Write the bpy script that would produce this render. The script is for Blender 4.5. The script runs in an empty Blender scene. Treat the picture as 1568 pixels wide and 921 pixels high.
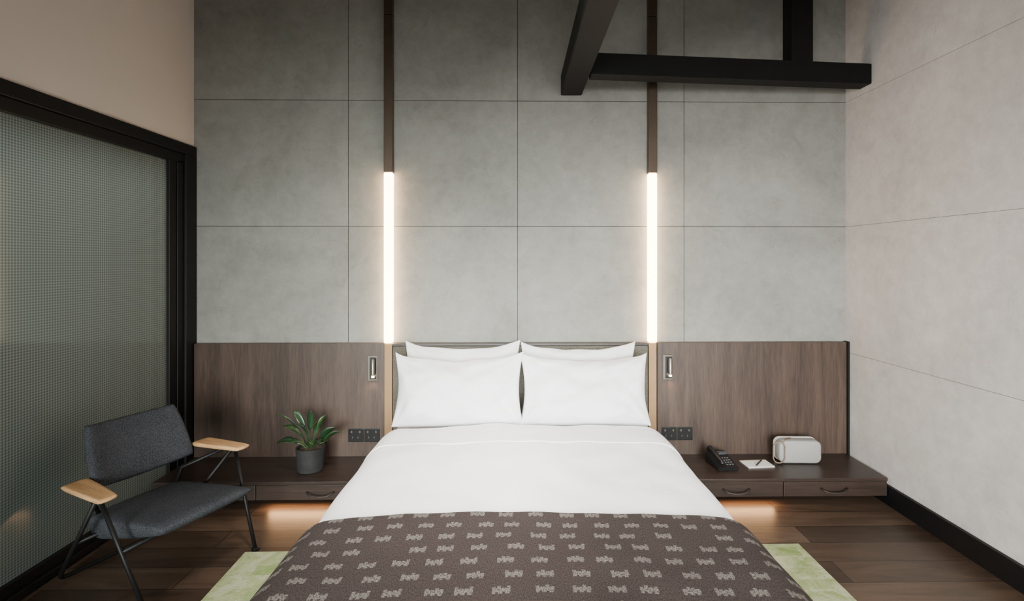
import bpy, bmesh, math, random
from mathutils import Vector, Matrix, noise
random.seed(7)
scn = bpy.context.scene
COL = scn.collection
pi = math.pi

# ------------------------------------------------------------------ materials
def newmat(name):
    m = bpy.data.materials.new(name); m.use_nodes = True
    nt = m.node_tree; b = nt.nodes['Principled BSDF']
    return m, nt, b
def N(nt, t, **kw):
    n = nt.nodes.new(t)
    for k, v in kw.items():
        if hasattr(n, k): setattr(n, k, v)
        else: n.inputs[k].default_value = v
    return n
def ramp(nt, fac, stops):
    r = nt.nodes.new('ShaderNodeValToRGB')
    e = r.color_ramp.elements
    while len(e) < len(stops): e.new(0.5)
    for i, (p, c) in enumerate(stops):
        e[i].position = p; e[i].color = (*c, 1)
    nt.links.new(fac, r.inputs[0]); return r.outputs[0]
def coords(nt, scale=(1,1,1), kind='Object', rot=(0,0,0)):
    tc = nt.nodes.new('ShaderNodeTexCoord'); mp = nt.nodes.new('ShaderNodeMapping')
    mp.inputs['Scale'].default_value = scale; mp.inputs['Rotation'].default_value = rot
    nt.links.new(tc.outputs[kind], mp.inputs[0]); return mp.outputs[0]
def noise_tex(nt, vec, scale, detail=4, rough=.55, dist=0):
    n = N(nt, 'ShaderNodeTexNoise'); n.inputs['Scale'].default_value = scale
    n.inputs['Detail'].default_value = detail; n.inputs['Roughness'].default_value = rough
    n.inputs['Distortion'].default_value = dist
    nt.links.new(vec, n.inputs['Vector']); return n.outputs[0]
def bump(nt, b, h, strength=.2, dist=.01):
    n = nt.nodes.new('ShaderNodeBump'); n.inputs['Strength'].default_value = strength
    n.inputs['Distance'].default_value = dist
    nt.links.new(h, n.inputs['Height']); nt.links.new(n.outputs[0], b.inputs['Normal'])
def math_(nt, op, a, b=None, c=None):
    n = nt.nodes.new('ShaderNodeMath'); n.operation = op
    for i, v in enumerate((a, b, c)):
        if v is None: continue
        if isinstance(v, (int, float)): n.inputs[i].default_value = v
        else: nt.links.new(v, n.inputs[i])
    return n.outputs[0]
def mixc(nt, fac, a, b, mode='MIX'):
    n = nt.nodes.new('ShaderNodeMix'); n.data_type = 'RGBA'; n.blend_type = mode
    for i, v in ((0, fac), (6, a), (7, b)):
        if isinstance(v, (int, float)): n.inputs[i].default_value = v
        elif isinstance(v, tuple): n.inputs[i].default_value = (*v, 1)
        else: nt.links.new(v, n.inputs[i])
    return n.outputs[2]

def simple(name, col, rough=.5, metal=0, var=.12, scale=12, bmp=0, bscale=60):
    m, nt, b = newmat(name)
    v = coords(nt)
    n = noise_tex(nt, v, scale)
    lo = tuple(c*(1-var) for c in col); hi = tuple(min(1, c*(1+var)) for c in col)
    nt.links.new(ramp(nt, n, [(.3, lo), (.7, hi)]), b.inputs['Base Color'])
    b.inputs['Roughness'].default_value = rough; b.inputs['Metallic'].default_value = metal
    if bmp: bump(nt, b, noise_tex(nt, v, bscale, 3), bmp, .004)
    return m

def concrete(name, lo, mid, hi, cell=None, dark=.5):
    m, nt, b = newmat(name)
    v = coords(nt)
    a = noise_tex(nt, v, 1.3, 7, .6, .5)
    c1 = ramp(nt, a, [(.3, lo), (.5, mid), (.72, hi)])
    f = noise_tex(nt, v, 10, 9, .78, .2)
    c2 = mixc(nt, .34, c1, ramp(nt, f, [(.3, (.29,.29,.29)), (.7, (.71,.71,.71))]), 'OVERLAY')
    s = noise_tex(nt, v, 2.2, 11, .82, 2.4)
    sm = ramp(nt, s, [(.56, (0,0,0)), (.71, (dark,)*3)])
    c3 = mixc(nt, sm, c2, tuple(x*.58 for x in lo))
    s2 = noise_tex(nt, coords(nt, (1, 1, 1)), 4.2, 3, .5, 3.5)
    d = math_(nt, 'ABSOLUTE', math_(nt, 'SUBTRACT', s2, .5))
    ln = math_(nt, 'MULTIPLY', math_(nt, 'LESS_THAN', d, .0026), ramp(nt, noise_tex(nt, v, 2.2, 2), [(.50, (0,0,0)), (.60, (.45,.45,.45))]))
    c3 = mixc(nt, ln, c3, tuple(x*.55 for x in lo))
    if cell:
        mp = nt.nodes.new('ShaderNodeVectorMath'); mp.operation = 'DIVIDE'
        nt.links.new(v, mp.inputs[0]); mp.inputs[1].default_value = cell
        fl = nt.nodes.new('ShaderNodeVectorMath'); fl.operation = 'FLOOR'
        nt.links.new(mp.outputs[0], fl.inputs[0])
        wn = nt.nodes.new('ShaderNodeTexWhiteNoise'); nt.links.new(fl.outputs[0], wn.inputs['Vector'])
        c3 = mixc(nt, 1.0, c3, ramp(nt, wn.outputs[0], [(0, (.92,.92,.92)), (1, (1,1,1))]), 'MULTIPLY')
    nt.links.new(c3, b.inputs['Base Color'])
    b.inputs['Roughness'].default_value = .72
    b.inputs['Specular IOR Level'].default_value = .3
    bump(nt, b, noise_tex(nt, v, 9, 8, .7), .14, .01)
    return m

def wood(name, dark, light, axis='Z', scale=7, rough=.42, stretch=.07):
    m, nt, b = newmat(name)
    sc = {'Z': (1, 1, stretch), 'X': (stretch, 1, 1), 'Y': (1, stretch, 1)}[axis]
    v = coords(nt, sc)
    a = noise_tex(nt, v, scale, 8, .65, .8)
    f = noise_tex(nt, v, scale*14, 4, .6, 0)
    k = math_(nt, 'ADD', math_(nt, 'MULTIPLY', a, .65), math_(nt, 'MULTIPLY', f, .35))
    c = ramp(nt, k, [(.36, dark), (.5, tuple((x+y)/2 for x, y in zip(dark, light))), (.64, light)])
    nt.links.new(c, b.inputs['Base Color']); b.inputs['Roughness'].default_value = rough
    bump(nt, b, k, .08, .004)
    return m

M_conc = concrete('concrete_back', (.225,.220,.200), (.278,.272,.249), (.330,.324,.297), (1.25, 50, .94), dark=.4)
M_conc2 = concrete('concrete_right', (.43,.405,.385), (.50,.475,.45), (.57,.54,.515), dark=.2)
M_dark = simple('dark_gap', (.03,.028,.026), .9)
M_gap2 = simple('light_gap', (.16,.15,.14), .9)
M_beige = simple('warm_white_plaster', (.54,.490,.450), .85, var=.04, scale=2, bmp=.05)
M_black = simple('black_steel', (.004,.004,.0045), .5, var=.1)
M_beam = simple('black_painted_timber', (.0035,.0035,.0035), .65, var=.3, bmp=.15, bscale=18)
for mm in (M_beam, M_black): mm.node_tree.nodes['Principled BSDF'].inputs['Specular IOR Level'].default_value = .25
M_walnut = wood('walnut_veneer', (.026,.015,.011), (.080,.050,.037), 'Z', 9)
M_walnutX = wood('walnut_shelf', (.016,.010,.008), (.040,.025,.019), 'X', 8, .36)
M_oak = wood('oak_armrest', (.28,.14,.055), (.58,.35,.17), 'X', 22, .45, .12)
M_bronze = simple('bronze_metal', (.085,.058,.040), .42, .6, .08)
M_bronze_lit = simple('bronze_strip_lit', (.28,.165,.08), .5, .4, .08)  # bronze strip, with lamp light painted in as a tan tone
M_nickel = simple('brushed_nickel', (.30,.27,.23), .35, .9, .08)
M_plate = simple('dark_nickel_plate', (.15,.13,.105), .45, .7, .08)
M_plastic = simple('black_plastic', (.008,.008,.009), .3)
M_paper = simple('paper', (.70,.68,.64), .8, var=.03)
M_pot = simple('dark_concrete_pot', (.013,.013,.0135), .8, var=.35, scale=25, bmp=.3)
M_soil = simple('soil', (.06,.035,.022), 1, var=.6, scale=80, bmp=1, bscale=120)
M_leath = simple('leather', (.02,.012,.009), .5)
M_leathtan = simple('tan_leather', (.20,.14,.095), .6)
M_silver = simple('speaker_grille', (.33,.32,.31), .45, .3, .1, 200, .6, 500)

def linen(name, col, bscale=9, rough=.9, st=.25):
    m, nt, b = newmat(name); v = coords(nt)
    b.inputs['Base Color'].default_value = (*col, 1); b.inputs['Roughness'].default_value = rough
    b.inputs['Specular IOR Level'].default_value = .15
    w = noise_tex(nt, v, bscale, 4, .5, .5)
    bump(nt, b, w, st, .014); return m
M_white = linen('white_cotton', (.86,.86,.87), 6, .9, .35)

def weave(name, c1, c2, freq=260, kind='Object'):
    m, nt, b = newmat(name); v = coords(nt, (freq,)*3, kind)
    w = noise_tex(nt, v, .9, 2, .5)
    big = noise_tex(nt, coords(nt), 5, 3)
    c = ramp(nt, w, [(.38, c1), (.62, c2)])
    c = mixc(nt, .25, c, ramp(nt, big, [(.3, c1), (.7, c2)]))
    nt.links.new(c, b.inputs['Base Color']); b.inputs['Roughness'].default_value = .95
    b.inputs['Specular IOR Level'].default_value = .1
    bump(nt, b, w, .4, .002); return m
M_head = weave('headboard_fabric', (.060,.055,.045), (.15,.137,.115), 220)
M_felt = weave('charcoal_felt', (.018,.019,.023), (.056,.059,.067), 230)

def floor_mat():
    m, nt, b = newmat('dark_oak_floor'); v = coords(nt)
    br = nt.nodes.new('ShaderNodeTexBrick')
    br.offset = .37; br.inputs['Scale'].default_value = 1
    br.inputs['Brick Width'].default_value = 1.7; br.inputs['Row Height'].default_value = .19
    br.inputs['Mortar Size'].default_value = .0022; br.inputs['Mortar Smooth'].default_value = .1
    br.inputs['Color1'].default_value = (.030,.018,.012,1); br.inputs['Color2'].default_value = (.075,.047,.031,1)
    br.inputs['Mortar'].default_value = (.006,.004,.003,1)
    nt.links.new(v, br.inputs['Vector'])
    g = noise_tex(nt, coords(nt, (.12,1,1)), 14, 8, .7, 1.2)
    c = mixc(nt, .8, br.outputs[0], ramp(nt, g, [(.3, (.28,.28,.28)), (.7, (.75,.75,.75))]), 'OVERLAY')
    nt.links.new(c, b.inputs['Base Color']); b.inputs['Roughness'].default_value = .38
    bump(nt, b, g, .15, .004); return m
M_floor = floor_mat()

def rug_mat():
    m, nt, b = newmat('green_patch_rug'); v = coords(nt)
    br = nt.nodes.new('ShaderNodeTexBrick'); br.offset = .5
    br.inputs['Scale'].default_value = 1; br.inputs['Brick Width'].default_value = .19; br.inputs['Row Height'].default_value = .10
    br.inputs['Mortar Size'].default_value = .007; br.inputs['Bias'].default_value = 0
    br.inputs['Color1'].default_value = (.14,.20,.05,1); br.inputs['Color2'].default_value = (.32,.34,.19,1)
    br.inputs['Mortar'].default_value = (.30,.31,.20,1)
    nt.links.new(v, br.inputs['Vector'])
    n = noise_tex(nt, v, 6, 6, .75, 1)
    c = mixc(nt, .5, br.outputs[0], ramp(nt, n, [(.40, (.12,.185,.04)), (.5, (.23,.275,.11)), (.60, (.41,.39,.28))]))
    f = noise_tex(nt, v, 160, 2)
    c = mixc(nt, .4, c, ramp(nt, f, [(.3, (.3,.3,.3)), (.7, (.7,.7,.7))]), 'OVERLAY')
    nt.links.new(c, b.inputs['Base Color']); b.inputs['Roughness'].default_value = 1
    bump(nt, b, f, .8, .006); return m
M_rug = rug_mat()

def throw_mat():
    m, nt, b = newmat('woven_throw')
    tc = nt.nodes.new('ShaderNodeTexCoord'); sp = nt.nodes.new('ShaderNodeSeparateXYZ')
    nt.links.new(tc.outputs['UV'], sp.inputs[0])
    U, V = sp.outputs[0], sp.outputs[1]
    cw, ch = .118, .086
    vv = math_(nt, 'ADD', math_(nt, 'DIVIDE', V, ch), .15)
    row = math_(nt, 'FLOOR', vv)
    cy = math_(nt, 'FRACT', vv)
    par = math_(nt, 'MULTIPLY', math_(nt, 'MODULO', math_(nt, 'ABSOLUTE', row), 2.0), .22)
    us = math_(nt, 'ADD', math_(nt, 'DIVIDE', U, cw), par)
    colm = math_(nt, 'FLOOR', us)
    cb = nt.nodes.new('ShaderNodeCombineXYZ'); nt.links.new(colm, cb.inputs[0]); nt.links.new(row, cb.inputs[1])
    wn = nt.nodes.new('ShaderNodeTexWhiteNoise'); nt.links.new(cb.outputs[0], wn.inputs['Vector'])
    jit = math_(nt, 'MULTIPLY', math_(nt, 'SUBTRACT', wn.outputs[0], .5), .24)
    cx = math_(nt, 'ADD', math_(nt, 'SUBTRACT', us, colm), jit)
    X = math_(nt, 'SUBTRACT', cx, .25)
    inx = math_(nt, 'MULTIPLY', math_(nt, 'GREATER_THAN', X, 0.0), math_(nt, 'LESS_THAN', X, .50))
    k4 = math_(nt, 'FRACT', math_(nt, 'DIVIDE', X, .135))
    idx = math_(nt, 'FLOOR', math_(nt, 'DIVIDE', X, .135))
    th = math_(nt, 'ADD', .64, math_(nt, 'MULTIPLY', math_(nt, 'SINE', math_(nt, 'MULTIPLY', math_(nt, 'ADD', idx, math_(nt, 'MULTIPLY', wn.outputs[0], 9.0)), 2.3)), .07))
    teeth = math_(nt, 'MULTIPLY', math_(nt, 'LESS_THAN', k4, .74), math_(nt, 'MULTIPLY', math_(nt, 'GREATER_THAN', cy, .4), math_(nt, 'LESS_THAN', cy, th)))
    body = math_(nt, 'MULTIPLY', math_(nt, 'GREATER_THAN', cy, .33), math_(nt, 'LESS_THAN', cy, .56))
    k3 = math_(nt, 'FRACT', math_(nt, 'DIVIDE', math_(nt, 'ADD', X, .02), .19))
    feet = math_(nt, 'MULTIPLY', math_(nt, 'LESS_THAN', k3, .6), math_(nt, 'MULTIPLY', math_(nt, 'GREATER_THAN', cy, .23), math_(nt, 'LESS_THAN', cy, .4)))
    shape = math_(nt, 'MAXIMUM', teeth, math_(nt, 'MAXIMUM', body, feet))
    mask = math_(nt, 'MULTIPLY', inx, shape)
    mask = math_(nt, 'MULTIPLY', mask, math_(nt, 'GREATER_THAN', wn.outputs[0], .04))
    uvm = nt.nodes.new('ShaderNodeMapping'); uvm.inputs['Scale'].default_value = (330, 110, 1)
    nt.links.new(tc.outputs['UV'], uvm.inputs[0])
    fib = noise_tex(nt, uvm.outputs[0], 1, 2, .6)
    mask = math_(nt, 'MULTIPLY', mask, ramp(nt, fib, [(.35, (.25,)*3), (.58, (1,)*3)]))
    base = ramp(nt, fib, [(.35, (.024,.018,.0165)), (.65, (.054,.042,.039))])
    lite = ramp(nt, fib, [(.35, (.085,.076,.068)), (.65, (.175,.158,.142))])
    nt.links.new(mixc(nt, mask, base, lite), b.inputs['Base Color'])
    b.inputs['Roughness'].default_value = .95; b.inputs['Specular IOR Level'].default_value = .1
    bump(nt, b, fib, .35, .002); return m
M_throw = throw_mat()

def emis(name, col, s):
    m, nt, b = newmat(name)
    b.inputs['Base Color'].default_value = (.9,.9,.9,1)
    b.inputs['Emission Color'].default_value = (*col, 1); b.inputs['Emission Strength'].default_value = s
    return m
M_tube = emis('lit_acrylic_tube', (1, .66, .36), 20)
M_bulb = emis('reading_lamp_led', (1, .75, .45), 12)

def glass_mat():
    m = bpy.data.materials.new('ribbed_wired_glass'); m.use_nodes = True
    nt = m.node_tree; nt.nodes.clear()
    out = nt.nodes.new('ShaderNodeOutputMaterial')
    v = coords(nt)
    sp = nt.nodes.new('ShaderNodeSeparateXYZ'); nt.links.new(v, sp.inputs[0])
    gy = math_(nt, 'DIVIDE', math_(nt, 'PINGPONG', sp.outputs[1], .008), .008)
    gz = math_(nt, 'DIVIDE', math_(nt, 'PINGPONG', sp.outputs[2], .007), .007)
    h = math_(nt, 'ADD', math_(nt, 'MULTIPLY', gy, .55), math_(nt, 'MULTIPLY', gz, .45))
    tr = nt.nodes.new('ShaderNodeBsdfTransparent')
    nt.links.new(ramp(nt, h, [(.15, (.42,.46,.435)), (.85, (.97,.99,.975))]), tr.inputs[0])
    colr = ramp(nt, h, [(.15, (.24,.265,.25)), (.85, (.66,.71,.675))])
    di = nt.nodes.new('ShaderNodeBsdfDiffuse'); nt.links.new(colr, di.inputs[0])
    tl = nt.nodes.new('ShaderNodeBsdfTranslucent'); nt.links.new(colr, tl.inputs[0])
    m0 = nt.nodes.new('ShaderNodeMixShader'); m0.inputs[0].default_value = .55
    nt.links.new(di.outputs[0], m0.inputs[1]); nt.links.new(tl.outputs[0], m0.inputs[2])
    gl = nt.nodes.new('ShaderNodeBsdfGlossy'); gl.inputs['Roughness'].default_value = .05
    gl.inputs[0].default_value = (.8,.84,.82,1)
    m1 = nt.nodes.new('ShaderNodeMixShader'); m1.inputs[0].default_value = .42
    nt.links.new(tr.outputs[0], m1.inputs[1]); nt.links.new(m0.outputs[0], m1.inputs[2])
    fr = nt.nodes.new('ShaderNodeFresnel'); fr.inputs['IOR'].default_value = 1.5
    m2 = nt.nodes.new('ShaderNodeMixShader'); nt.links.new(fr.outputs[0], m2.inputs[0])
    nt.links.new(m1.outputs[0], m2.inputs[1]); nt.links.new(gl.outputs[0], m2.inputs[2])
    nt.links.new(m2.outputs[0], out.inputs[0]); return m
M_glass = glass_mat()

M_bath = simple('bathroom_plaster', (.38,.425,.395), .6, var=.05, scale=2)
M_bathc = simple('bathroom_ceiling_paint', (.70,.76,.72), .8, var=.03)

def leaf_mat():
    m, nt, b = newmat('plant_leaf'); v = coords(nt)
    n = noise_tex(nt, v, 7, 4, .6, .5)
    nt.links.new(ramp(nt, n, [(.38, (.008,.024,.010)), (.54, (.020,.055,.018)), (.68, (.12,.19,.045))]), b.inputs['Base Color'])
    b.inputs['Roughness'].default_value = .32; return m
M_leaf = leaf_mat()

# ------------------------------------------------------------------ geometry helpers
def empty(name, loc=(0,0,0), rotz=0):
    e = bpy.data.objects.new(name, None); e.location = loc; e.rotation_euler = (0, 0, rotz)
    e.empty_display_size = .1; COL.objects.link(e); return e
def link(name, me, mats, parent=None, local=False, smooth=False):
    o = bpy.data.objects.new(name, me); COL.objects.link(o)
    for mm in (mats if isinstance(mats, (list, tuple)) else [mats]): me.materials.append(mm)
    if smooth:
        for p in me.polygons: p.use_smooth = True
    if parent:
        o.parent = parent
        if not local: o.matrix_parent_inverse = Matrix.Translation(-Vector(parent.location))
    return o
def bm_box(bm, x0, x1, y0, y1, z0, z1, mi=0):
    r = bmesh.ops.create_cube(bm, size=1)
    vs = r['verts']
    for v in vs:
        v.co = Vector(((x0+x1)/2+v.co.x*(x1-x0), (y0+y1)/2+v.co.y*(y1-y0), (z0+z1)/2+v.co.z*(z1-z0)))
    for f in {f for v in vs for f in v.link_faces}: f.material_index = mi
    return vs
def box(name, b, mat, bev=0, parent=None, local=False, seg=2):
    bm = bmesh.new(); bm_box(bm, *b)
    if bev: bmesh.ops.bevel(bm, geom=bm.edges[:], offset=bev, segments=seg, profile=.6, affect='EDGES')
    me = bpy.data.meshes.new(name); bm.to_mesh(me); bm.free()
    o = link(name, me, mat, parent, local)
    if bev and seg > 2:
        for p in me.polygons: p.use_smooth = True
    return o
def boxes(name, lst, mats, bev=0, parent=None, local=False):
    bm = bmesh.new()
    for it in lst:
        bm_box(bm, *it[:6], it[6] if len(it) > 6 else 0)
    if bev: bmesh.ops.bevel(bm, geom=bm.edges[:], offset=bev, segments=2, profile=.6, affect='EDGES')
    me = bpy.data.meshes.new(name); bm.to_mesh(me); bm.free()
    return link(name, me, mats, parent, local)
def hexa(name, pts, mat, parent=None, bev=0):
    bm = bmesh.new(); vs = [bm.verts.new(p) for p in pts]
    for f in ((0,3,2,1),(4,5,6,7),(0,1,5,4),(1,2,6,5),(2,3,7,6),(3,0,4,7)): bm.faces.new([vs[i] for i in f])
    if bev: bmesh.ops.bevel(bm, geom=bm.edges[:], offset=bev, segments=2, affect='EDGES')
    bmesh.ops.recalc_face_normals(bm, faces=bm.faces)
    me = bpy.data.meshes.new(name); bm.to_mesh(me); bm.free(); return link(name, me, mat, parent)
def smooth_path(pts, it=3):
    P = [Vector(p) for p in pts]
    for _ in range(it):
        Q = [P[0]]
        for a, b in zip(P, P[1:]): Q += [a.lerp(b, .25), a.lerp(b, .75)]
        Q.append(P[-1]); P = Q
    return P
def fillet(pts, r=.04, n=6):
    P = [Vector(p) for p in pts]; out = [P[0]]
    for i in range(1, len(P)-1):
        a, b, c = P[i-1], P[i], P[i+1]
        d1 = (a-b); d2 = (c-b); rr = min(r, d1.length*.45, d2.length*.45)
        p1 = b+d1.normalized()*rr; p2 = b+d2.normalized()*rr
        for k in range(n+1):
            t = k/n; out.append(p1*(1-t)**2+b*2*t*(1-t)+p2*t*t)
    out.append(P[-1]); return out
def sweep_bm(bm, path, r, n=10, radii=None, flat=1.0):
    rings = []; prev = None
    for i, p in enumerate(path):
        t = (path[min(i+1, len(path)-1)]-path[max(i-1, 0)]).normalized()
        if prev is None:
            a = Vector((0,0,1)) if abs(t.z) < .9 else Vector((1,0,0))
            u = t.cross(a).normalized()
        else:
            u = (prev-t*prev.dot(t)).normalized()
        prev = u; w = t.cross(u); rr = radii[i] if radii else r
        rings.append([bm.verts.new(p+(u*math.cos(2*pi*k/n)+w*flat*math.sin(2*pi*k/n))*rr) for k in range(n)])
    for a, b in zip(rings, rings[1:]):
        for k in range(n): bm.faces.new((a[k], a[(k+1)%n], b[(k+1)%n], b[k]))
    bm.faces.new(rings[0][::-1]); bm.faces.new(rings[-1])
def rod(name, paths, r, mat, parent=None, local=False, n=10):
    bm = bmesh.new()
    for p in paths: sweep_bm(bm, [Vector(q) for q in p], r, n)
    bmesh.ops.recalc_face_normals(bm, faces=bm.faces)
    me = bpy.data.meshes.new(name); bm.to_mesh(me); bm.free()
    return link(name, me, mat, parent, local, True)
def lathe(name, prof, c, mat, parent=None, local=False, n=40, smooth=True):
    bm = bmesh.new(); rings = []
    for r, z in prof:
        rings.append([bm.verts.new((c[0]+r*math.cos(2*pi*k/n), c[1]+r*math.sin(2*pi*k/n), c[2]+z)) for k in range(n)])
    for a, b in zip(rings, rings[1:]):
        for k in range(n): bm.faces.new((a[k], a[(k+1)%n], b[(k+1)%n], b[k]))
    bm.faces.new(rings[0][::-1]); bm.faces.new(rings[-1])
    me = bpy.data.meshes.new(name); bm.to_mesh(me); bm.free()
    o = link(name, me, mat, parent, local, smooth)
    if smooth:
        md = o.modifiers.new('e', 'EDGE_SPLIT'); md.split_angle = math.radians(40)
    return o

def cushion(name, fn, top, bot, mat, parent=None, local=False, nu=48, nv=36, p=4, q=2.2, k=.2, wr=0, seed=0, M=None):
    bm = bmesh.new()
    def grid(sign, tf):
        g = []
        for i in range(nu+1):
            row = []
            s = -1+2*i/nu; u = math.sin(s*pi/2)*.55+s*.45
            for j in range(nv+1):
                s2 = -1+2*j/nv; v = math.sin(s2*pi/2)*.55+s2*.45
                x = u*math.sqrt(1-k*v*v/2); y = v*math.sqrt(1-k*u*u/2)
                th = tf(u, v)*max(0, 1-abs(u)**p)**(1/q)*max(0, 1-abs(v)**p)**(1/q)
                P, nn = fn(x, y)
                if wr:
                    e = (1-abs(u)**8)*(1-abs(v)**8)
                    th += wr*e*(noise.noise(Vector((u*2.2+seed, v*2.0, seed*1.7+sign)))+.5*noise.noise(Vector((u*5+seed, v*3.5, seed+sign*3))))
                    for cu in (-1, 1):
                        for cv in (-1, 1):
                            du, dv = u-cu, (v-cv)*.7
                            rr = math.hypot(du, dv); an = math.atan2(dv, du)
                            th += .009*math.exp(-rr*2.0)*math.sin(an*14+seed+cu*2)*min(1, rr*4)*e
                row.append(P+nn*sign*max(th, 0))
            g.append(row)
        return g
    A = grid(1, top); B = grid(-1, bot)
    va = [[bm.verts.new(c) for c in r] for r in A]
    vb = [[va[i][j] if i in (0, nu) or j in (0, nv) else bm.verts.new(B[i][j]) for j in range(nv+1)] for i in range(nu+1)]
    for i in range(nu):
        for j in range(nv):
            bm.faces.new((va[i][j], va[i+1][j], va[i+1][j+1], va[i][j+1]))
            try: bm.faces.new((vb[i][j], vb[i][j+1], vb[i+1][j+1], vb[i+1][j]))
            except ValueError: pass
    bmesh.ops.recalc_face_normals(bm, faces=bm.faces)
    me = bpy.data.meshes.new(name); bm.to_mesh(me); bm.free()
    return link(name, me, mat, parent, local, True)

# ------------------------------------------------------------------ room
XL, XR, YF, H = -2.38, 2.487, -6.2, 4.9
box('floor', (-4.8, XR+.2, YF-.1, .2, -.1, 0), M_floor)
box('ceiling', (XL-.12, XR+.2, YF-.1, .2, H, H+.1), M_walnutX)
L = [(-4.8, XR+.2, .005, .2, 0, H, 1)]
xs = [-2.50, -1.245, .012, 1.262, 2.52]; zs = [0, .94, 1.878, 2.815, 3.75, 4.69, H]
g = .0022
for a, b in zip(xs, xs[1:]):
    for c, d in zip(zs, zs[1:]):
        L.append((max(a+g, XL-.02), min(b-g, XR+.02), 0, .005, c+g, d-g, 0))
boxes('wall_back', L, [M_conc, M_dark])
L = [(XR+.003, XR+.2, YF, .012, 0, H, 1)]
ys = [YF, -5.0, -2.5, -.0]
g = .0014
for a, b in zip(ys, ys[1:]):
    for c, d in zip([0, .935, 1.878, 2.815, 3.75, H], [.935, 1.878, 2.815, 3.75, H]):
        L.append((XR, XR+.003, a+g, b-g if b < -.1 else 0, c+g, d-g, 0))
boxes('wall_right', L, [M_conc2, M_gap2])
box('baseboard_right', (XR-.025, XR-.0005, YF, -.001, 0, .13), M_black, .004)
box('wall_left', (XL-.12, XL, YF, -.0005, 2.46, H), M_beige)
boxes('wall_front', [(-4.8, -2.2, YF-.1, YF, 0, H), (2.1, XR+.2, YF-.1, YF, 0, H), (-2.2, 2.1, YF-.1, YF, 0, .35), (-2.2, 2.1, YF-.1, YF, 2.6, H)], M_beige)
w = []
for a in (-2.2, -.75, .65, 2.05): w.append((a, a+.05, YF-.08, YF-.02, .35, 2.6))
w += [(-2.2, 2.1, YF-.08, YF-.02, .35, .40), (-2.2, 2.1, YF-.08, YF-.02, 2.55, 2.6)]
boxes('window_1', w, M_black)
boxes('wall_bathroom', [(-4.8, -4.7, YF, 0, 0, 2.46), (-4.7, XL-.12, -.04, 0.0, 0, 2.46)], M_bath)
box('ceiling_bathroom', (-4.8, XL-.12, YF, 0, 2.46, 2.56), M_bathc)

# ---- glazed partition (left)
gp = empty('glass_partition', (XL-.03, -3, 0))
boxes('frame', [
    (XL-.06, XL+.022, YF, -.002, 2.385, 2.46),
    (XL-.05, XL+.006, YF, -.002, 2.315, 2.385),
    (XL-.06, XL+.022, -.13, -.002, 0, 2.385),
    (XL-.05, XL+.006, -.20, -.135, 0, 2.33),
    (XL-.05, XL+.0, -.28, -.205, 0, 2.33),
    (XL-.06, XL+.022, YF, -.13, 0, .045),
    (XL-.05, XL+.0, YF, -.13, .045, .10),
    (XL-.05, XL+.006, -3.2, -3.1, .10, 2.33),
], M_black, .004, gp)
box('glass_pane', (XL-.032, XL-.022, YF, -.28, .09, 2.32), M_glass, 0, gp)

# ---- wainscot / headboard
wp = empty('headboard_panelling', (0, -.02, 0))
TZ = 1.015
boxes('wood_panel_left', [(XL+.026, -.968, -.045, -.0005, .05, TZ)], M_walnut, .002, wp)
boxes('wood_panel_right', [(1.050, XR-.02, -.045, -.0005, .05, TZ)], M_walnut, .002, wp)
box('end_trim', (XR-.018, XR-.002, -.055, -.0005, .05, TZ+.004), M_black, .002, wp)
box('top_trim', (-.905, .978, -.075, -.0005, TZ-.016, TZ), M_walnutX, .002, wp)
box('upholstered_headboard', (-.900, .973, -.072, -.001, .30, TZ-.018), M_head, .008, wp)
for i, (a, b) in enumerate(((-.966, -.908), (.983, 1.041))):
    box('bronze_strip_lit_%d' % (i+1), (a, b, -.055, -.001, .30, TZ-.002), M_bronze_lit, .003, wp)  # lower bronze channel, lit tone carried by its colour

# ---- wall lights
for i, (a, b) in enumerate(((-.968, -.906), (.981, 1.043))):
    e = empty('tube_wall_light' + ('' if i == 0 else '.001'), ((a+b)/2, -.03, 2.27))
    box('lit_tube', (a, b, -.066, -.004, TZ+.002, 2.27), M_tube, .012, e, seg=4)
    boxes('bronze_channel', [(a, b, -.064, -.001, 2.272, 3.425), (a, b, -.064, -.001, 3.432, H-.002)], M_bronze, .003, e)
    box('joint_ring', (a+.003, b-.003, -.060, -.002, 3.424, 3.433), M_black, 0, e)

# ---- reading lights
for i, cx in enumerate((-1.052, 1.125)):
    e = empty('reading_light' + ('' if i == 0 else '.001'), (cx, -.05, .84))
    box('back_plate', (cx-.036, cx+.036, -.056, -.0455, .74, .925), M_plate, .004, e)
    box('recess', (cx-.020, cx+.030, -.0575, -.0562, .752, .913), M_plastic, 0, e)
    hx = cx+.010
    lathe('head', [(.012, 0), (.014, .002), (.014, .115), (.010, .12)], (hx, -.082, .785), M_nickel, e, n=20)
    lathe('lens', [(.011, 0), (.011, .014)], (hx, -.082, .770), M_bulb, e, n=20)
    rod('stem', [[(hx, -.057, .86), (hx, -.078, .86)]], .006, M_nickel, e)

# ---- sockets
for i, cx in enumerate((-1.115, 1.195)):
    e = empty('power_socket' + ('' if i == 0 else '.001'), (cx, -.05, .345))
    for k in range(2):
        x0 = cx-.115+k*.118
        box('plate_%d' % (k+1), (x0, x0+.112, -.053, -.0455, .292, .39), M_plastic, .003, e)
        boxes('details_%d' % (k+1), [(x0+.02, x0+.030, -.0545, -.052, .358, .372), (x0+.08, x0+.090, -.0545, -.052, .358, .372),
              (x0+.030, x0+.034, -.0535, -.052, .318, .332), (x0+.07, x0+.074, -.0535, -.052, .318, .332)], M_plate, 0, e)

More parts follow.
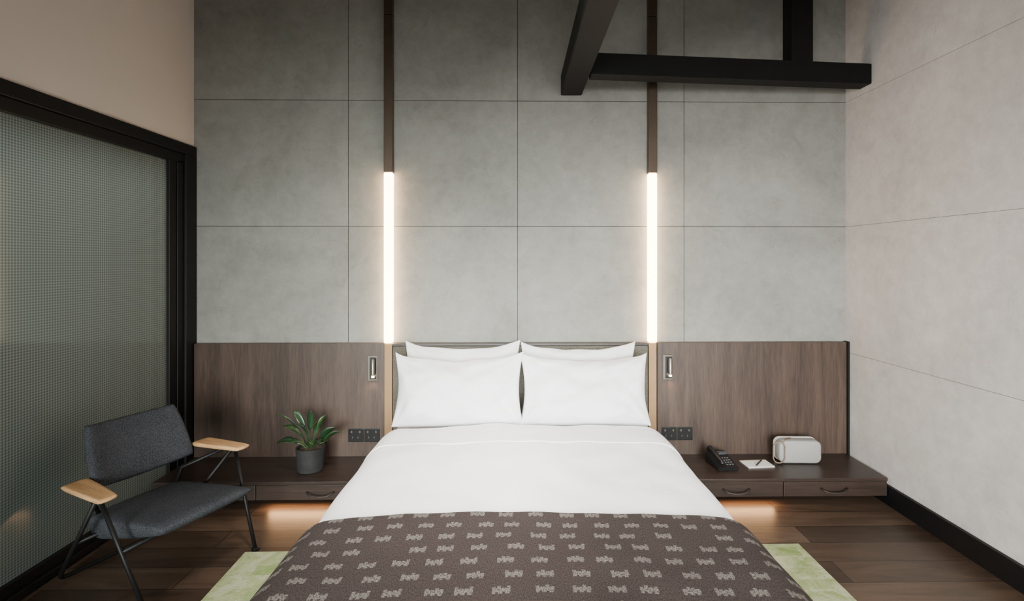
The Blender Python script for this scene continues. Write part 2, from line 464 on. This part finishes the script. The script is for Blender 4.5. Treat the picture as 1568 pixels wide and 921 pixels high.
# ---- shelves (nightstands)
def nightstand(name, x0, x1, split, handles):
    e = empty(name, ((x0+x1)/2, -.25, .1))
    box('top_board', (x0, x1, -.50, -.046, .165, .185), M_walnutX, .002, e)
    box('carcass', (x0+.005, x1-.005, -.475, -.046, .065, .1645), M_walnutX, .001, e)
    edges = [x0, split, x1]
    for k, (a, b) in enumerate(zip(edges, edges[1:])):
        box('drawer_front_%d' % (k+1), (a+.003, b-.003, -.495, -.4755, .065, .161), M_walnutX, .002, e)
    for k, hx in enumerate(handles):
        pts = fillet([(hx-.085, -.496, .118), (hx-.06, -.525, .105), (hx, -.53, .098), (hx+.06, -.525, .105), (hx+.085, -.496, .118)], .03)
        bm = bmesh.new(); sweep_bm(bm, pts, .011, 8, flat=.5)
        me = bpy.data.meshes.new('h'); bm.to_mesh(me); bm.free()
        link('handle_%d' % (k+1), me, M_leath, e, smooth=True)
nightstand('floating_nightstand', XL+.026, -.985, -1.69, (-1.27, -2.05))
nightstand('floating_nightstand.001', 1.07, XR-.028, 1.765, (1.45, 2.1))

# ---- roof timbers
rt = empty('roof_timber_frame', (1, -.5, 2.9))
zb = 1.62+1.235
hexa('tie_beam', [(.50,-.47,zb+.005),(XR-.001,-.30,zb+.005),(XR-.001,-.17,zb+.005),(.50,-.34,zb+.005),
                  (.50,-.47,zb+.145),(XR-.001,-.30,zb+.145),(XR-.001,-.17,zb+.145),(.50,-.34,zb+.145)], M_beam, rt, .004)
hexa('rafter', [(.335,YF,zb),(.49,YF,zb),(.49,-.01,zb),(.335,-.01,zb),
                (.335,YF,zb+.15),(.49,YF,zb+.15),(.49,-.01,zb+.15),(.335,-.01,zb+.15)], M_beam, rt, .004)
box('king_post', (1.90, 2.05, -.34, -.215, zb+.14, H), M_beam, .004, rt)

# ---- bed
CX = .05; TOP = .51
bed = empty('bed', (CX, -1.2, 0))
box('bed_base', (CX-.84, CX+.84, -2.28, -.08, .0155, .24), M_walnutX, .004, bed)
box('mattress', (CX-.875, CX+.875, -2.32, -.078, .242, .475), M_white, .05, bed, seg=4)
def cover(name, hw, zt, r, hem, y0, y1, mat, nv=70, amp=.006, fold=.012, thick=.02, seed=0, crown=.015, edge=None, foot=0, soft=0, subd=1):
    S = []
    n1, n2, n3 = 12, 8, 70
    for i in range(n1): S.append((-hw, hem+(zt-r-hem)*i/n1))
    for i in range(n2): 
        a = pi-(pi/2)*i/n2; S.append((-hw+r+r*math.cos(a), zt-r+r*math.sin(a)))
    for i in range(n3+1): S.append((-hw+r+(2*hw-2*r)*i/n3, zt))
    T = [(-x, z) for x, z in S[:n1+n2]][::-1]; S += T
    acc = [0]
    for a, b in zip(S, S[1:]): acc.append(acc[-1]+math.dist(a, b))
    half = acc[-1]/2
    bm = bmesh.new(); uvl = bm.loops.layers.uv.new('UVMap'); rows = []; uvs = {}
    for j in range(nv+1):
        t = j/nv; row = []
        for i, (x, z) in enumerate(S):
            y = y0+(y1-y0)*t
            if edge: y += edge(x/hw)*(1-t)
            cr = crown*math.cos(min(1, abs(x)/hw)*pi/2) if z > zt-r else 0
            side = max(0, min(1, (zt-.03-z)/.2))
            d = amp*(noise.noise(Vector((x*2.2+seed, y*2.0, z*2)))+.5*noise.noise(Vector((x*6+seed, y*4.5, 3.1))))
            sx = (-1 if x < 0 else 1)
            fx = sx*side*(fold*(1+math.sin(y*13+2*noise.noise(Vector((y*2, seed, 0)))))+.015)
            zz = z+cr+d
            if soft:
                q = max(0, 1-t/soft); zz -= .03*q*q
            v = bm.verts.new((CX+x+fx, y, zz)); row.append(v); uvs[v] = (acc[i]-half, y)
        rows.append(row)
    for a, b in zip(rows, rows[1:]):
        for i in range(len(a)-1):
            f = bm.faces.new((a[i], b[i], b[i+1], a[i+1]))
            for lp in f.loops: lp[uvl].uv = uvs[lp.vert]
    bmesh.ops.recalc_face_normals(bm, faces=bm.faces)
    me = bpy.data.meshes.new(name); bm.to_mesh(me); bm.free()
    o = link(name, me, mat, bed, smooth=True)
    if sum(p.normal.z for p in me.polygons) < 0: me.flip_normals()
    md = o.modifiers.new('s', 'SOLIDIFY'); md.thickness = thick; md.offset = 1
    md = o.modifiers.new('b', 'SUBSURF'); md.levels = subd; md.render_levels = subd
    return o
cover('fitted_sheet', .885, .482, .07, .26, -.079, -.6, M_white, 20, .002, 0, .006, crown=.003)
cover('duvet', .925, .505, .13, .17, -.50, -2.40, M_white, 80, .018, .008, .022, seed=3, crown=.026)
cover('folded_sheet', .932, .518, .13, .20, -.46, -.85, M_white, 30, .014, .006, .014, seed=3, crown=.026, soft=.4)
cover('throw_blanket', .952, .538, .135, .14, -1.755, -2.44, M_throw, 60, .013, .008, .008, seed=3, crown=.026,
      edge=lambda s: -.02*abs(s)**3)

# pillows
def pillow(name, cx, cy, z0, w, h, t, tilt, rz, seed, ear=.03):
    R = Matrix.Translation((cx, cy, z0)) @ Matrix.Rotation(rz, 4, 'Z') @ Matrix.Rotation(-tilt, 4, 'X')
    def fn(x, y):
        sag = .040*(1-abs(x)**1.6)*max(0, y)**2
        px = x*w/2*(1-.065*(1-y*y)*abs(x)**3)
        pz = h/2+y*h/2-sag+.02*abs(x)**8*max(0, y)**3
        pz -= .012*noise.noise(Vector((x*2.5+seed*2.3, 0, 3)))*max(0, y)
        back = .03*noise.noise(Vector((x*1.5+seed, y*1.5, 0)))-.02*abs(x)**6*max(0, y)
        P = R @ Vector((px, back, pz))
        return P, (R.to_3x3() @ Vector((0, -1, 0)))
    th = lambda u, v: t*(1.0-.28*v)
    return cushion(name, fn, th, lambda u, v: t*.6, M_white, None, nu=72, nv=56, p=2.6, q=1.6, k=-.03, wr=.030, seed=seed)
pn = [0]
def P_(*a, **k):
    nm = 'pillow' + ('' if pn[0] == 0 else '.%03d' % pn[0]); pn[0] += 1
    return pillow(nm, *a, **k)
P_(-.385, -.20, .50, .83, .53, .085, math.radians(12), 0, 1)
P_(.452, -.20, .50, .83, .52, .085, math.radians(12), 0, 5)
P_(-.390, -.40, .510, .88, .475, .125, math.radians(17), .01, 9)
P_(.470, -.40, .510, .88, .47, .125, math.radians(17), -.01, 14)

# ---- rug
rg = bmesh.new(); bm_box(rg, -1.55, 1.55, -1.03, 1.03, 0, .0125)
bmesh.ops.subdivide_edges(rg, edges=rg.edges[:], cuts=6, use_grid_fill=True)
me = bpy.data.meshes.new('area_rug'); rg.to_mesh(me); rg.free(); o = link('area_rug', me, M_rug)
o.location = (.068, -2.03, .0005); o.rotation_euler = (0, 0, math.radians(.7))

# ---- armchair
ch = empty('lounge_armchair', (-1.885, -1.125, 0), math.radians(-22))
def back_fn(x, y):
    t = (y+1)/2; hw = .275*(1-t)+.24*t
    base = Vector((-.145-.13*t, 0, .47+.30*t))
    curve = .05*(x*x)
    n = Vector((.92, 0, .39))
    return base+Vector((0, x*hw, 0))+n*curve, n
cushion('backrest', back_fn, lambda u, v: .034, lambda u, v: .034, M_felt, ch, True, p=14, q=2, k=.16)
def seat_fn(x, y):
    t = (x+1)/2; hw = .245*(1-t)+.255*t
    return Vector((-.21+.59*t, y*hw, .325+.045*t)), Vector((0, 0, 1))
cushion('seat', seat_fn, lambda u, v: .024-.010*v*v, lambda u, v: .030+.10*(max(0, 1-u)/2)**.8, M_felt, ch, True, p=14, q=2, k=.12)
paths = []
for s in (-1, 1):
    paths.append([Vector((.11, s*.36, .52)), Vector((.335, s*.30, .008))])
    paths.append([Vector((.06, s*.34, .525)), Vector((-.16, s*.235, .42)), Vector((-.16, s*.20, .33))])
rear = fillet([(.09, -.36, .52), (-.33, -.29, .016), (-.33, .29, .016), (.09, .36, .52)], .05)
paths.append(rear)
paths.append([Vector((.215, -.332, .281)), Vector((.20, 0, .285)), Vector((.215, .332, .281))])
paths.append([Vector((-.13, -.323, .255)), Vector((-.13, .323, .255))])
rod('steel_frame', paths, .0105, M_black, ch, True)
for i, s in enumerate((-1, 1)):
    lathe('foot_glide_%d' % (i+1), [(.020, 0), (.022, .003), (.022, .010), (.012, .014)], (.338, s*.30, .0005), M_black, ch, True, n=20)
    def arm_fn(x, y, s=s):
        t = (x+1)/2
        hw = .062*(1-t)+.042*t; cy = .325*(1-t)+.365*t
        return Vector((-.145+.33*t, s*cy+y*hw, .545-.012*t)), Vector((0, 0, 1))
    cushion('armrest_%d' % (i+1), arm_fn, lambda u, v: .010, lambda u, v: .014, M_oak, ch, True, nu=24, nv=18, p=14, q=2, k=.2)

# ---- potted plant
px, py, pz = -1.41, -.30, .186
pl = empty('potted_plant', (px, py, pz))
lathe('pot', [(.080, 0), (.086, .006), (.095, .155), (.095, .160), (.085, .160), (.084, .140)], (px, py, pz), M_pot, pl)
lathe('soil', [(.083, 0), (.078, .006), (.03, .012)], (px, py, pz+.140), M_soil, pl)
bmL = bmesh.new(); bmS = bmesh.new()
def leaf(base, tip, width, droop, up, twist=0):
    n = 12; d = tip-base; side = d.cross(Vector((0,0,1)))
    side = side.normalized() if side.length > 1e-3 else Vector((1,0,0))
    side = (side*math.cos(twist)+side.cross(d.normalized())*math.sin(twist)).normalized()
    nor = side.cross(d).normalized()
    rows = []
    for i in range(n+1):
        t = i/n; c = base+d*t+Vector((0,0,up*math.sin(t*pi)-droop*t*t))
        w = width*max(0, math.sin(pi*t**.8))**.8+.0012
        rows.append([bmL.verts.new(c-side*w+nor*w*.30), bmL.verts.new(c-side*w*.5+nor*w*.07), bmL.verts.new(c), bmL.verts.new(c+side*w*.5+nor*w*.07), bmL.verts.new(c+side*w+nor*w*.30)])
    for a, b in zip(rows, rows[1:]):
        for k in range(4): bmL.faces.new((a[k], a[k+1], b[k+1], b[k]))
O = Vector((px, py, pz+.15))
LV = [((-.02,0),(-.06,-.02,.12),(-.22,-.04,.25),.023), ((-.01,.01),(-.04,.0,.14),(-.12,.01,.25),.022),
      ((.0,.0),(-.005,0,.12),(.01,-.02,.26),.024), ((.01,.01),(.04,.02,.11),(.10,.03,.22),.023),
      ((.02,-.01),(.08,-.02,.06),(.19,-.04,.15),.038), ((.02,0),(.09,-.01,.04),(.23,-.02,.12),.034),
      ((-.02,-.01),(-.08,-.02,.04),(-.21,-.05,.05),.032), ((-.02,.0),(-.07,.02,.08),(-.21,.04,.14),.026),
      ((.0,-.02),(-.02,-.05,.04),(-.09,-.13,.08),.032), ((.01,-.02),(.03,-.05,.04),(.11,-.12,.08),.036),
      ((.0,.02),(.01,.05,.08),(.05,.12,.15),.028), ((0,0),(-.01,-.02,.09),(-.07,-.06,.18),.027)]
for i, ((bx, by), s, t, wd) in enumerate(LV):
    a = O+Vector((bx, by, -.005)); b = O+Vector(s); c = O+Vector(t)
    sweep_bm(bmS, smooth_path([a, a.lerp(b, .5)+Vector((0,0,.012)), b, b.lerp(c, .2)], 2), .0032, 6)
    leaf(b, c, wd, .0, .018, (i*1.3 % 1.4)-.5)
for bmx, nm, mt in ((bmL, 'leaves', M_leaf), (bmS, 'stems', M_leaf)):
    me = bpy.data.meshes.new(nm); bmx.to_mesh(me); bmx.free(); o = link(nm, me, mt, pl, smooth=True)
    if nm == 'leaves':
        md = o.modifiers.new('s', 'SOLIDIFY'); md.thickness = .0015

# ---- telephone
TP = .1855
te = empty('desk_telephone', (1.44, -.27, TP), math.radians(8))
hexa_pts = lambda x0,x1,y0,y1,z00,z01: [(x0,y0,0),(x1,y0,0),(x1,y1,0),(x0,y1,0),(x0,y0,z00),(x1,y0,z00),(x1,y1,z01),(x0,y1,z01)]
def hexl(name, pts, mat, par, bev):
    o = hexa(name, pts, mat, None, bev); o.parent = par; return o
hexl('base', hexa_pts(-.075,.075,-.10,.10,.022,.075), M_plastic, te, .006)
bm = bmesh.new(); pts = fillet([(-.045,-.095,.045),(-.045,-.085,.062),(-.045,.085,.105),(-.045,.10,.085)], .02)
sweep_bm(bm, pts, .016, 12)
me = bpy.data.meshes.new('hs'); bm.to_mesh(me); bm.free(); link('handset', me, M_plastic, te, True, True)
kb = []
for r in range(4):
    for c in range(3):
        x = .002+c*.02; y = -.07+r*.024; z = .022+(y+.10)/.2*.053
        kb.append((x, x+.011, y, y+.010, z, z+.004))
boxes('keypad', kb, simple('phone_keys', (.10,.10,.10), .4), 0, te, True)
boxes('display', [(.0, .062, .04, .075, .062, .0745)], simple('lcd', (.05,.055,.06), .2), 0, te, True)

# ---- notepad + pen
npd = empty('notepad', (1.70, -.25, TP), math.radians(4))
box('pad', (-.095, .095, -.065, .065, 0, .007), M_paper, .001, npd, True)
box('pad_binding', (-.095, .095, .055, .067, .0, .0085), M_leathtan, .001, npd, True)
pe = empty('pen', (1.715, -.25, TP+.0125), math.radians(50))
rod('pen_barrel', [[(-.065,0,0), (.055,0,0)]], .0045, M_plastic, pe, True)
rod('pen_tip', [[(.055,0,0), (.066,0,-.001)]], .002, M_nickel, pe, True)

# ---- speaker
sk = empty('portable_speaker', (2.01, -.20, TP), math.radians(-2))
def rrect(hx, hz, r, n=8):
    o = []
    for cx_, cz_, a0 in ((hx-r, hz-r, 0), (-hx+r, hz-r, pi/2), (-hx+r, -hz+r, pi), (hx-r, -hz+r, 1.5*pi)):
        for k in range(n+1):
            a = a0+pi/2*k/n; o.append((cx_+r*math.cos(a), cz_+r*math.sin(a)))
    return o
def pillbox(name, hx, hz, r, ys_, mat, cz, par):
    bm = bmesh.new(); rings = []
    for y, ins in ys_:
        rings.append([bm.verts.new((x, y, cz+z)) for x, z in rrect(hx-ins, hz-ins, r-ins)])
    n = len(rings[0])
    for a, b in zip(rings, rings[1:]):
        for k in range(n): bm.faces.new((a[k], a[(k+1)%n], b[(k+1)%n], b[k]))
    bm.faces.new(rings[0]); bm.faces.new(rings[-1][::-1])
    bmesh.ops.recalc_face_normals(bm, faces=bm.faces)
    me = bpy.data.meshes.new(name); bm.to_mesh(me); bm.free()
    o = link(name, me, mat, par, True, True); o.modifiers.new('e', 'EDGE_SPLIT').split_angle = .7; return o
pillbox('grille_body', .148, .080, .042, [(-.055,.012),(-.053,.005),(-.047,0),(.047,0),(.053,.005),(.055,.012)], M_silver, .084, sk)
pillbox('centre_band', .1500, .0825, .044, [(.020,0),(.044,0)], M_paper, .084, sk)
bm = bmesh.new()
loop = [(x, z) for x, z in rrect(.040, .074, .038, 10)]
P0 = [Vector((-.155+x, -.064, .086+z)) for x, z in loop]; P0.append(P0[0].copy())
sweep_bm(bm, P0, .007, 8, flat=.6)
sweep_bm(bm, [Vector((-.13,-.060,.155)), Vector((-.09,-.03,.167)), Vector((-.05,-.0,.169))], .008, 8, flat=.3)
me = bpy.data.meshes.new('strap'); bm.to_mesh(me); bm.free(); link('leather_strap', me, M_leathtan, sk, True, True)
boxes('feet', [(-.10,-.07,-.04,.04,0,.005), (.07,.10,-.04,.04,0,.005)], M_plastic, 0, sk, True)

# ------------------------------------------------------------------ lights
def area(name, loc, rot, sx, sy, e, col, spread=180):
    l = bpy.data.lights.new(name, 'AREA'); l.shape = 'RECTANGLE'; l.size = sx; l.size_y = sy
    l.energy = e; l.color = col; l.spread = math.radians(spread)
    o = bpy.data.objects.new(name, l); o.location = loc; o.rotation_euler = rot; COL.objects.link(o); return o
area('window_fill', (.0, YF-.25, 1.45), (pi/2-math.radians(12), 0, 0), 3.8, 1.9, 132, (.95,1.0,.95), 52)  # area lamp added outside the unseen window, cone narrowed to dim upper wall
area('right_wall_fill', (-1.2, YF-.3, 1.6), (pi/2-math.radians(8), 0, math.radians(-38)), 1.8, 1.8, 72, (1,.98,.96), 60)  # second lamp, added to brighten the right wall
area('bed_fill', (.10, -2.6, 4.8), (math.radians(17), 0, 0), 1.0, .6, 46, (1,.96,.92), 46)  # unseen lamp added overhead to whiten the bedding
area('bathroom_fill', (-3.5, -2.6, 2.3), (0, 0, 0), 1.6, 4.6, 190, (.94,1,.96))  # unseen lamp added to brighten the room behind the glass
for i, x in enumerate((-1.40, 1.50)):
    area('under_shelf_led_%d' % (i+1), (x, -.455, .062), (math.radians(-38), 0, 0), .45, .05, 2.9, (1,.54,.24))
for i, x in enumerate((-1.046, 1.137)):
    s = bpy.data.lights.new('reading_spot', 'SPOT'); s.energy = 1.5; s.color = (1,.75,.5); s.spot_size = 1.6; s.shadow_soft_size = .02
    o = bpy.data.objects.new('reading_spot_%d' % (i+1), s); o.location = (x, -.082, .762); COL.objects.link(o)

W = bpy.data.worlds.new('World'); scn.world = W; W.use_nodes = True
W.node_tree.nodes['Background'].inputs[0].default_value = (.95,.92,.88,1)
W.node_tree.nodes['Background'].inputs[1].default_value = .35

# ------------------------------------------------------------------ camera
cam = bpy.data.cameras.new('camera'); cam.sensor_width = 36; cam.lens = 36*820/1568
cam.shift_x = -.0124; cam.shift_y = -.0386; cam.clip_start = .05
co = bpy.data.objects.new('camera', cam); co.location = (0, -4.0, 1.62)
co.rotation_euler = (pi/2, 0, math.radians(-.94)); COL.objects.link(co); scn.camera = co
